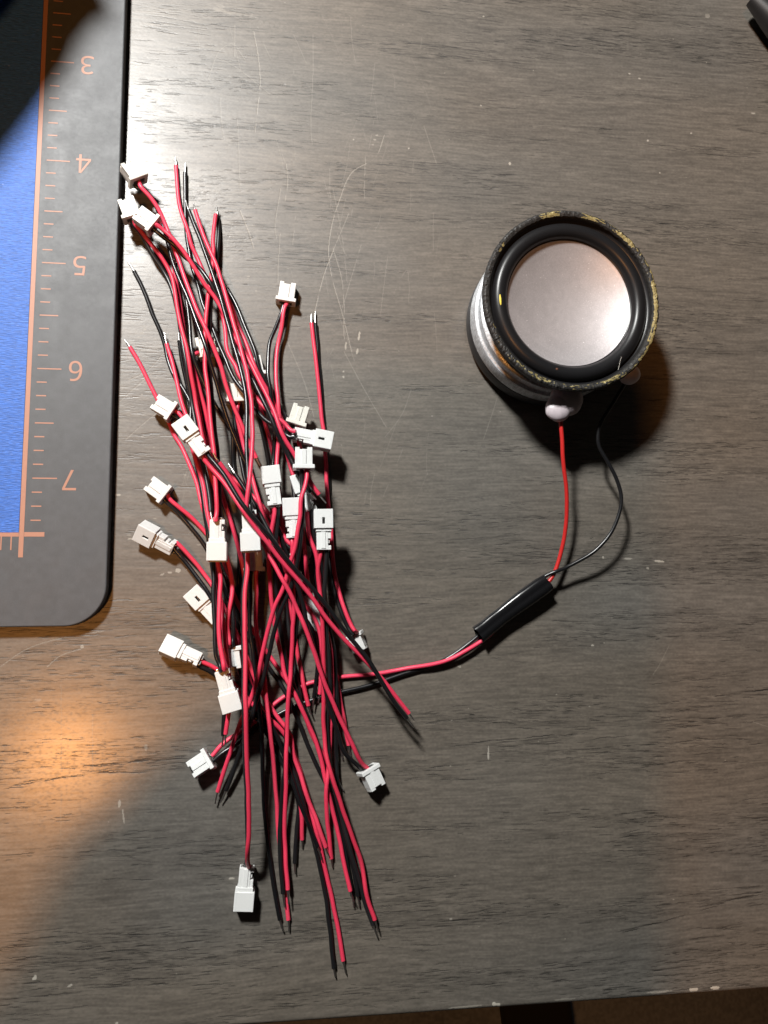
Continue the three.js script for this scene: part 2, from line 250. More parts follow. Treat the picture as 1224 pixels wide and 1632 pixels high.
// lays a wire through photo points; heights come from the pile; ends: [start height or null, end height or null]
function lay(pts, r, hStart = null, lift = 0, fixed = null, slope = 0.17) {
  const bent = Math.round(pts[0][0] * 7 + pts[1][1] * 13), flat = catmull(pts, 4).map(([a, b], i) => [a + (noise(i * 0.16, 1, 4096, 4096, bent) - 0.5) * 1.1, b]), n = flat.length;
  let h = new Array(n).fill(r + 1), xz = [];
  for (let it = 0; it < 4; it++) {
    xz = flat.map(([a, b], i) => place(a, b, h[i]));
    const need = xz.map(([x, z], i) => {
      const [ax, az] = xz[Math.max(0, i - 1)], [bx, bz] = xz[Math.min(n - 1, i + 1)], l = Math.hypot(bx - ax, bz - az) || 1, nx = -(bz - az) / l, nz = (bx - ax) / l;
      let m = r; for (let o = -r; o <= r + 1e-6; o += r / 4) m = Math.max(m, heightAt(x + nx * o, z + nz * o) + Math.sqrt(Math.max(0, r * r - o * o)));
      return m + 0.02;
    });
    if (hStart !== null) need[0] = Math.max(hStart, 0);
    if (fixed) for (let k = 0; k < n; k++) { const u = k / (n - 1) * (fixed.length - 1), i = Math.min(fixed.length - 2, Math.floor(u)); need[k] = Math.max(need[k], fixed[i] + (fixed[i + 1] - fixed[i]) * (u - i)); }
    const step = 0.6;
    const env = need.slice();
    for (let i = 1; i < n; i++) env[i] = Math.max(env[i], env[i - 1] - step * slope);
    for (let i = n - 2; i >= 0; i--) env[i] = Math.max(env[i], env[i + 1] - step * slope);
    if (hStart !== null) for (let i = 0; i < 6 && i < n; i++) { const t = i / 6; env[i] = hStart * (1 - t) + env[i] * t; }
    let sm = env.slice();
    for (let k = 0; k < 14; k++) { const q = sm.slice(); for (let i = 1; i < n - 1; i++) q[i] = Math.max((sm[i - 1] + 2 * sm[i] + sm[i + 1]) / 4, need[i] - 0.12); sm = q; }
    h = sm;
  }
  if (lift) h = h.map((v, i) => v + lift * Math.pow(i / (n - 1), 6));
  xz = flat.map(([a, b], i) => place(a, b, h[i]));
  for (let i = 0; i < n - 1; i++) for (let s = 0; s < 1; s += 0.25) {
    const x = xz[i][0] + (xz[i + 1][0] - xz[i][0]) * s, z = xz[i][1] + (xz[i + 1][1] - xz[i][1]) * s, y = h[i] + (h[i + 1] - h[i]) * s, l = Math.hypot(xz[i + 1][0] - xz[i][0], xz[i + 1][1] - xz[i][1]) || 1, nx = -(xz[i + 1][1] - xz[i][1]) / l, nz = (xz[i + 1][0] - xz[i][0]) / l;
    for (let o = -r; o <= r; o += r / 3) raise(x + nx * o, z + nz * o, y + Math.sqrt(Math.max(0, r * r - o * o)));
  }
  return xz.map(([x, z], i) => [x, h[i], z]);
}
const M = {
  reds: [std(0.69, 0.040, 0.090, 0.42), std(0.63, 0.034, 0.075, 0.46), std(0.73, 0.052, 0.105, 0.38)], blacks: [std(0.009, 0.009, 0.010, 0.28), std(0.013, 0.013, 0.014, 0.36), std(0.007, 0.007, 0.008, 0.24)],
  red: std(0.78, 0.050, 0.110, 0.42), black: std(0.009, 0.009, 0.010, 0.28), leadRed: std(0.52, 0.020, 0.018, 0.38),
  white: std(0.66, 0.67, 0.66, 0.36), ivory: std(0.64, 0.63, 0.575, 0.36), tin: std(0.75, 0.74, 0.72, 0.3, { metalness: 1 }), dark: std(0.05, 0.05, 0.05, 0.7),
};

// ---------------------------------------------------------------- plugs: x runs from the wire end (0) to the mating end
const box = (x0, x1, y0, y1, z0, z1, r = 0.16) => { const g = new RoundedBoxGeometry((x1 - x0) * MM, (y1 - y0) * MM, (z1 - z0) * MM, 2, Math.min(r, (x1 - x0) * 0.45, (y1 - y0) * 0.45, (z1 - z0) * 0.45) * MM); g.translate((x0 + x1) / 2 * MM, (y0 + y1) / 2 * MM, (z0 + z1) / 2 * MM); return g; };
const PLUG = (() => {                                         // short plug with a flange at the wire end
  const body = [box(1.0, 4.2, 0.25, 1.0, -1.95, 1.95), box(1.0, 4.5, 2.45, 3.2, -1.95, 1.95), box(4.2, 4.95, 2.45, 3.18, -1.93, -0.9, 0.1), box(4.2, 4.95, 2.45, 3.18, 0.75, 1.93, 0.1), box(1.0, 4.3, 0.3, 3.15, -1.95, -1.3), box(1.0, 4.3, 0.3, 3.15, 1.3, 1.95), box(1.0, 4.6, 0.5, 3.0, -0.25, 0.25), box(1.0, 3.2, 0.4, 3.0, -1.6, 1.6),
    box(1.0, 4.4, 3.1, 3.4, -0.55, 0.55, 0.1), box(4.3, 5.1, 0.4, 2.2, -1.9, -1.1, 0.12), box(4.3, 5.1, 0.4, 2.2, 1.1, 1.9, 0.12)];
  const flange = [box(0.1, 1.05, 0, 3.45, -2.45, 2.45)];
  const holes = [box(0.04, 0.5, 1.0, 2.4, -1.5, -0.2, 0.05), box(0.04, 0.5, 1.0, 2.4, 0.2, 1.5, 0.05)];
  return { body: merge(body), flange: merge(flange), holes: merge(holes), crimps: merge([box(-0.1, 0.5, 1.15, 1.3, -1.15, -0.35, 0.05), box(-0.1, 0.5, 1.15, 1.3, 0.35, 1.15, 0.05)]), len: 5.1, half: 2.45, high: 3.45, wireY: 1.7, wireZ: 0.7 };
})();
const SOCK = (() => {                                         // long socket: narrow neck at the wire end, wide mouth with a window
  const neck = [box(0.0, 5.0, 0.55, 2.95, -1.6, 0.95), box(0.0, 1.0, 0.62, 2.88, 0.7, 1.62, 0.12), box(2.5, 5.0, 0.62, 2.88, 0.7, 1.62, 0.12), box(0.3, 4.8, 2.9, 3.1, -0.6, 0.4, 0.08), box(0.3, 4.8, 0.4, 0.6, -0.6, 0.4, 0.08), box(1.5, 2.2, 0.9, 2.6, 0.8, 1.3, 0.1), box(4.1, 5.0, 0.3, 3.2, -1.75, 1.75, 0.12)];
  const wall = (z0, z1) => box(4.9, 9.0, 0, 3.6, z0, z1, 0.14);
  const sh = new THREE.Shape(); sh.moveTo(4.9, -2.0); sh.lineTo(9.0, -2.0); sh.lineTo(9.0, 2.0); sh.lineTo(4.9, 2.0); sh.closePath();
  const ho = new THREE.Path(); ho.moveTo(5.7, -0.38); ho.lineTo(5.7, 0.38); ho.lineTo(7.3, 0.38); ho.lineTo(7.3, -0.38); ho.closePath(); sh.holes.push(ho);
  const lid = new THREE.ExtrudeGeometry(sh, { depth: 0.4, bevelThickness: 0.1, bevelSize: 0.1, bevelSegments: 2 }); lid.scale(MM, MM, MM).rotateX(-Math.PI / 2).translate(0, 3.12 * MM, 0);
  const mouth = [wall(-2.15, -1.55), wall(1.55, 2.15), box(4.95, 9.0, 0.02, 0.62, -2.0, 2.0), lid, box(4.9, 5.5, 0.1, 3.4, -2.0, 2.0)];
  const holes = [box(5.5, 8.3, 0.7, 2.4, -1.3, 1.3, 0.05), box(-0.06, 0.3, 1.1, 2.4, -1.3, -0.1, 0.05), box(-0.06, 0.3, 1.1, 2.4, 0.1, 1.15, 0.05)];
  return { body: merge(mouth), flange: merge(neck), holes: merge(holes), crimps: merge([box(-0.5, 0.35, 1.15, 1.3, -1.15, -0.2, 0.05), box(-0.5, 0.35, 1.15, 1.3, 0.15, 1.05, 0.05), box(-0.35, -0.05, 1.2, 2.5, -1.22, -1.08, 0.05), box(-0.35, -0.05, 1.2, 2.5, 1.0, 1.14, 0.05), box(5.6, 7.6, 1.9, 2.5, -0.2, 0.2, 0.1)]), len: 9.0, half: 2.15, high: 3.65, wireY: 1.75, wireZ: 0.62 };
})();
function putPlug(kind, from, to, parent, { roll = 0, pitch = 0, sink = 0, size = 1, flip = false } = {}) {
  const K = kind === 'plug' ? PLUG : SOCK; let h = 2, x, z, a;
  for (let it = 0; it < 4; it++) {
    const [ax, az] = place(...from, h + K.wireY), [bx, bz] = place(...to, h + K.wireY); a = Math.atan2(-(bz - az), bx - ax); x = ax; z = az;
    const c = Math.cos(a), s = -Math.sin(a); let m = 0;
    for (let u = 0; u <= K.len; u += 0.4) for (let v = -K.half; v <= K.half; v += 0.35) m = Math.max(m, heightAt(x + u * c - v * s, z + u * s + v * c));
    h = Math.max(0.03, m - sink);
  }
  const g = new THREE.Group(); g.name = 'connector'; g.position.set(x * MM, h * MM, z * MM); g.rotation.order = 'YZX'; g.rotation.set(roll, a, pitch);
  if (roll) g.position.y += Math.abs(Math.sin(roll)) * K.half * MM * 0.9;
  if (pitch < 0) g.position.y += -Math.sin(pitch) * K.len * MM;
  g.scale.setScalar(size); parent.add(g);
  const mat = kind === 'plug' && hash(Math.round(from[0]), Math.round(from[1]), 3) > 0.5 ? M.ivory : M.white;
  const turned = flip ? (q) => { q.rotation.x = Math.PI; q.position.y = K.high * MM; } : () => {};
  turned(mesh(kind === 'plug' ? 'plug_body' : 'mouth', K.body, mat, g)); turned(mesh(kind === 'plug' ? 'flange' : 'neck', K.flange, mat, g)); turned(mesh('contact_hole', K.holes, M.dark, g));
  turned(mesh('crimp', K.crimps, M.tin, g));
  const c = Math.cos(a), s = -Math.sin(a);
  for (let u = 0; u <= K.len; u += 0.2) for (let v = -K.half; v <= K.half; v += 0.2) if (kind === 'plug' || u > 4.8 || Math.abs(v) < 1.6) raise(x + u * c - v * s, z + u * s + v * c, h + K.high + Math.abs(Math.sin(roll)) * 2 + Math.abs(Math.sin(pitch)) * K.len);
  return { h: h + K.wireY + (roll ? Math.abs(Math.sin(roll)) * K.half * 0.9 : 0) + (pitch < 0 ? -Math.sin(pitch) * K.len : 0) };
}
const WR = 0.50;
function bareTip(path, parent) {
  const n = path.length, [x, y, z] = path[n - 1], [px, py, pz] = path[n - 3], l = Math.hypot(x - px, y - py, z - pz), d = [(x - px) / l, (y - py) / l, (z - pz) / l], L = 1.9 + rnd() * 1.2, bend = (rnd() - 0.5) * 0.5, pts = [];
  for (let k = 0; k <= 6; k++) { const t = k / 6 * L; pts.push([x + d[0] * t + bend * (t / L) ** 2 * d[2], Math.max(0.3, y + d[1] * t), z + d[2] * t - bend * (t / L) ** 2 * d[0]]); }
  pts.unshift([x - d[0] * 0.3, y, z - d[2] * 0.3]);
  mesh('bare_tip', tube(pts, 0.27, 7, (t) => 1 - 0.45 * t), M.tin, parent);
}
function cable(label, kind, from, to, red, black, opt = {}) {
  const g = thing('connector_cable', label, 'cable', 'red and black cables with white plugs');
  const { h } = putPlug(kind, from, to, g, opt);
  const inside = (p) => { const dx = to[0] - from[0], dy = to[1] - from[1], l = Math.hypot(dx, dy), side = ((p[0] - from[0]) * -dy + (p[1] - from[1]) * dx) / l, s = Math.sign(side || 1) * 4; return [from[0] + dx / l * 3 - dy / l * s, from[1] + dy / l * 3 + dx / l * s]; };
  const both = opt.redFirst ? [['red_wire', red, M.reds], ['black_wire', black, M.blacks]] : [['black_wire', black, M.blacks], ['red_wire', red, M.reds]];
  let sr = inside(red[0]), sb = inside(black[0]);
  if (Math.hypot(sr[0] - sb[0], sr[1] - sb[1]) < 3) { const dx = to[0] - from[0], dy = to[1] - from[1], l = Math.hypot(dx, dy); const o = ((red[1][0] - black[1][0]) * -dy + (red[1][1] - black[1][1]) * dx) > 0 ? 4 : -4; sr = [from[0] + dx / l * 3 - dy / l * o, from[1] + dy / l * 3 + dx / l * o]; sb = [from[0] + dx / l * 3 + dy / l * o, from[1] + dy / l * 3 - dx / l * o]; }
  const tone = Math.floor(rnd() * 3);
  for (const [name, pts, mats] of both) {
    const mat = Array.isArray(mats) ? mats[tone] : mats;
    const path = lay([name === 'red_wire' ? sr : sb, ...pts], WR, h, opt.lift ?? 0.2);
    mesh(name, tube(path, WR), mat, g); bareTip(path, g);
  }
  return g;
}

// ---------------------------------------------------------------- the speaker, its leads and its plug
const SX = 66.0, SZ = -69.3;
const speaker = thing('speaker', 'small round speaker with silver cone, black rubber surround and glued wire leads', 'speaker');
{
  const lathe = (p, n = 96) => { const g = new THREE.LatheGeometry(p.map(([r, y]) => new THREE.Vector2(r * MM, y * MM)), n); return creased(g, 0.7); };
  const foot = new THREE.Group(); foot.name = 'magnet'; foot.position.set((SX - 0.6) * MM, 0, (SZ + 0.6) * MM); speaker.add(foot);
  mesh('rubber_base', lathe([[0, 0], [18.6, 0], [19.2, 0.3], [19.7, 1.0], [20.1, 2.0], [20.15, 4.9], [20.0, 5.5], [19.6, 5.7], [0, 5.7]]), std(0.016, 0.016, 0.018, 0.55), foot);
  const zincTex = dataTex(256, 256, (i, j) => { const v = 0.75 + 0.35 * (noise(i / 2, j / 30, 128, 9, 71) - 0.5) + 0.3 * (noise(i / 12, j / 12, 22, 22, 72) - 0.5); return [toByte(0.60 * v), toByte(0.64 * v), toByte(0.68 * v)]; }, true); zincTex.repeat.set(8, 2);
  const zincRough = dataTex(256, 256, (i, j) => { const v = 255 * (0.38 + 0.3 * (noise(i / 3, j / 20, 86, 13, 73) - 0.5)); return [v, v, v]; }); zincRough.repeat.set(8, 2);
  const zinc = new THREE.MeshPhysicalMaterial({ map: zincTex, roughnessMap: zincRough, roughness: 1, metalness: 0.3 });
  mesh('zinc_plate', lathe([[0, 5.7], [19.7, 5.7], [20.05, 5.95], [20.1, 9.2], [19.8, 9.7], [19.2, 9.8], [19.0, 10.0], [18.9, 12.0], [18.2, 12.4], [0, 12.5]]), zinc, foot);
  // the basket sits a little askew on the magnet
  const head = new THREE.Group(); head.name = 'basket'; head.position.set(SX * MM, 12.4 * MM, SZ * MM); head.rotation.set(0.03, 0, -0.03); speaker.add(head);
  mesh('frame', lathe([[15.6, 0.0], [17.6, 0.3], [18.6, 1.6], [19.2, 3.6], [20.0, 5.0], [21.0, 5.3], [21.25, 5.7], [21.25, 6.4]], 128), std(0.022, 0.022, 0.024, 0.5, { side: THREE.DoubleSide }), head);
  // worn rim: crumbly black glue with gold paint showing through
  const rim = lathe([[21.25, 6.4], [21.4, 6.8], [21.35, 7.1], [21.1, 7.35], [20.8, 7.45], [20.4, 7.4], [20.0, 7.25], [19.75, 6.9], [19.6, 6.2]], 420);
  { const p = rim.attributes.position, v = new THREE.Vector3(); for (let k = 0; k < p.count; k++) { v.fromBufferAttribute(p, k); const a = Math.atan2(v.z, v.x), r = Math.hypot(v.x, v.z), y = v.y / MM; if (y < 6.45) continue; const e = (noise(a * 40 + 300, y * 3 + r * 3000, 4096, 4096, 81) - 0.5) * 0.22 + (noise(a * 90 + 900, y * 5 + r * 5000, 4096, 4096, 82) - 0.5) * 0.18, q = 1 + e * MM / r * 0.7; p.setXYZ(k, v.x * q, v.y + e * 0.9 * MM, v.z * q); } rim.computeVertexNormals(); }
  const gold = (u, v) => { // u runs round the rim, v across it
    const a = u * 2 * Math.PI, amt = 0.38 + 0.20 * Math.cos(a - 2.0), n = noise(u * 26, v * 3, 26, 999, 83) * 0.6 + noise(u * 220, v * 14, 220, 999, 84) * 0.4; return n < amt ? 1 : 0;
  };
  const rimTex = dataTex(2048, 64, (i, j) => { const u = i / 2048, v = j / 64, on = gold(u, v) && v > 0.3 && v < 0.72, k = 0.6 + 0.7 * noise(u * 400, v * 30, 400, 999, 85); return on ? [toByte(0.26 * k), toByte(0.21 * k), toByte(0.085 * k)] : [toByte(0.018 * k), toByte(0.017 * k), toByte(0.016 * k)]; }, true);
  const rimMetal = dataTex(2048, 64, (i, j) => { const on = gold(i / 2048, j / 64) ? 50 : 0, r = 110 + 90 * noise(i / 3, j / 3, 683, 22, 86); return [0, r, on]; });
  mesh('rim', rim, new THREE.MeshPhysicalMaterial({ map: rimTex, metalnessMap: rimMetal, roughnessMap: rimMetal, metalness: 1, roughness: 1 }), head).userData.label = 'crumbly black rim with worn gold patches';
  const roll = []; roll.push([19.6, 6.2], [19.3, 5.75], [18.85, 5.6]); for (let k = 0; k <= 16; k++) { const a = k / 16 * Math.PI; roll.push([17.1 + Math.cos(a) * 1.8, 5.4 + Math.sin(a) * 1.7]); } roll.push([15.0, 5.2]);
  const sur = mesh('surround', lathe(roll, 128), std(0.010, 0.010, 0.011, 0.34, { specularIntensity: 0.7 }), head);
  const spot = new THREE.SphereGeometry(1, 20, 12).scale(0.24 * MM, 0.12 * MM, 1.3 * MM); mesh('yellow_mark', spot, std(0.75, 0.60, 0.08, 0.5), sur).position.set(-17.3 * MM, 7.06 * MM, 0.8 * MM);
  sur.children[0].rotation.y = 0.05;
  mesh('rust_speck', new THREE.SphereGeometry(0.28 * MM, 10, 8).scale(1.2, 0.5, 1), std(0.10, 0.035, 0.015, 0.8), sur).position.set(-4.3 * MM, 7.05 * MM, 16.4 * MM);
  { const pts = []; for (let k = 0; k <= 10; k++) { const a = 0.85 + k * 0.012; pts.push([Math.cos(a) * (17.4 + k * 0.16), 7.25 - k * 0.05, Math.sin(a) * (17.4 + k * 0.16) - Math.sin(k * 0.4) * 0.4]); } mesh('hair', tube(pts, 0.05, 5), std(0.5, 0.48, 0.44, 0.6), sur); }
  const dish = [[15.45, 5.25], [15.3, 5.38]]; for (let k = 0; k <= 18; k++) { const r = 15.2 * (1 - k / 18); dish.push([r, 5.2 - 3.3 * (1 - (r / 15.2) ** 2)]); }
  const coneTex = dataTex(1024, 256, (i, j) => { const s = noise(i / 2.6, j / 2.2, 394, 116, 91), v = 1 + 0.16 * (noise(i / 3, j / 3, 341, 85, 92) - 0.5) + 0.10 * (noise(i / 40, j / 20, 26, 13, 97) - 0.5) + (s > 0.93 ? (s - 0.93) * 22 : 0); return [toByte(0.50 * v), toByte(0.475 * v), toByte(0.485 * v)]; }, true);
  const coneBump = dataTex(512, 512, (i, j) => { const v = 255 * (0.5 * noise(i / 2, j / 2, 256, 256, 93) + 0.5 * noise(i / 1.1, j / 1.1, 465, 465, 94)); return [v, v, v]; }); coneBump.repeat.set(3, 1);
  mesh('cone', lathe(dish, 96), new THREE.MeshPhysicalMaterial({ map: coneTex, metalness: 0.55, roughness: 0.46 }), head).userData.label = 'pale silver dished cone';
  // hot melt glue where the leads leave the basket
  const glueMat = std(0.60, 0.53, 0.56, 0.3, { transmission: 0.08, thickness: 0.004, ior: 1.4 });
  const glue = (list) => { const gs = list.map(([px, py, h, rx, ry, rz]) => { const [x, z] = place(px, py, h), g = new THREE.SphereGeometry(1, 32, 22), p = g.attributes.position; for (let k = 0; k < p.count; k++) { const q = 1 + 0.10 * (noise(p.getX(k) * 2 + 9, p.getY(k) * 2 + p.getZ(k) * 2 + 9, 99, 99, Math.round(px)) - 0.5); p.setXYZ(k, p.getX(k) * q, p.getY(k) * q, p.getZ(k) * q); } g.scale(rx * MM, ry * MM, rz * MM).translate(x * MM, h * MM, z * MM); g.computeVertexNormals(); return g; }); return merge(gs); };
  mesh('glue_blob', glue([[903, 637, 12.6, 4.0, 2.6, 3.8], [889, 652, 13.0, 3.1, 1.9, 3.0], [893, 645, 12.8, 3.0, 2.2, 3.0]]), glueMat, speaker);
  mesh('glue_blob', glue([[1003, 597, 12.5, 2.6, 2.4, 2.4]]), glueMat, speaker);
}
const shrinkAt = [[873, 928], [762, 1012]];
{
  const f1 = lay([[893, 655], [895, 690], [897, 730], [903, 780], [902, 830], [893, 885], [880, 920], [858, 944]], 0.5, null, 0, [12.2, 11.6, 10.6, 9.2, 7.6, 6.0, 4.6, 3.8, 3.4], 0.6);
  mesh('red_lead', tube(f1, 0.5), M.leadRed, speaker);
  const f2 = lay([[1003, 600], [978, 640], [956, 678], [954, 708], [972, 742], [990, 788], [983, 830], [955, 872], [905, 903], [870, 918], [846, 938]], 0.46, null, 0, [11.5, 10.5, 9.4, 8.6, 8.2, 8.0, 7.4, 6.4, 5.2, 4.0, 3.4], 0.6);
  mesh('black_lead', tube(f2, 0.46), M.black, speaker);
  const g2 = [[800, 985], [782, 1010], [745, 1036], [705, 1055], [650, 1065], [600, 1074], [537, 1080], [490, 1090], [470, 1100], [440, 1120], [410, 1148], [380, 1168], [355, 1186], [338, 1205]];
  const b2 = [[790, 980], [768, 1008], [735, 1035], [700, 1056], [640, 1075], [590, 1092], [540, 1104], [500, 1115], [460, 1130], [420, 1153], [395, 1172], [370, 1190], [352, 1202], [340, 1213]];
  const { h } = putPlug('plug', [338, 1209], [308, 1229], speaker, { roll: 0.25 });
  const bl = lay(b2.slice().reverse(), WR, h, 0, [h, 1.5, 0.6, 0.6, 0.6, 0.6, 0.6, 0.6, 1.4, 2.6]); mesh('black_wire', tube(bl, WR), M.black, speaker);
  const rl = lay(g2.slice().reverse(), WR, h, 0, [h, 1.5, 0.6, 0.6, 0.6, 0.6, 0.6, 0.6, 1.4, 2.6]); mesh('red_wire', tube(rl, WR), M.red, speaker);
  // heat shrink sleeve: flattened, with the wires showing through as two ridges
  const A = place(...shrinkAt[0], 3.6), B = place(...shrinkAt[1], 3.0), n = 40, sides = 40, pos = [], idx = [];
  const d = [B[0] - A[0], B[1] - A[1]], l = Math.hypot(...d), t = [d[0] / l, d[1] / l], nrm = [-t[1], t[0]];
  for (let i = 0; i <= n; i++) {
    const s = i / n, lump = 1 + 0.03 * Math.sin(s * 5 + 1) + (noise(s * 9, 3, 99, 99, 95) - 0.5) * 0.14, half = 2.2 * lump, th = 1.55 * (1 + 0.1 * Math.sin(s * 7)), bow = Math.sin(s * Math.PI) * 0.25;
    for (let k = 0; k < sides; k++) {
      const a = k / sides * 2 * Math.PI, o = Math.cos(a) * half, cv = Math.sin(a), y = Math.sign(cv) * Math.pow(Math.abs(cv), 0.75) * th * (1 - 0.16 * Math.exp(-((o / half) ** 2) * 14)), e = (i === 0 || i === n) ? (noise(k * 0.4, i, 99, 99, 96) - 0.5) * 0.5 : 0;
      pos.push((A[0] + d[0] * s + nrm[0] * (o + bow) + t[0] * e) * MM, (3.5 - 0.7 * s + y - nrm[0] * 0 + o * 0.12) * MM, (A[1] + d[1] * s + nrm[1] * (o + bow) + t[1] * e) * MM);
    }
  }
  for (let i = 0; i < n; i++) for (let k = 0; k < sides; k++) { const a = i * sides + k, b = i * sides + (k + 1) % sides; idx.push(a, b, a + sides, b, b + sides, a + sides); }
  const g = new THREE.BufferGeometry(); g.setAttribute('position', new THREE.Float32BufferAttribute(pos, 3)); g.setIndex(idx); g.computeVertexNormals();
  mesh('heat_shrink', g, std(0.008, 0.008, 0.009, 0.2, { side: THREE.DoubleSide }), speaker).userData.label = 'glossy black heat shrink sleeve over the joined wires';
}
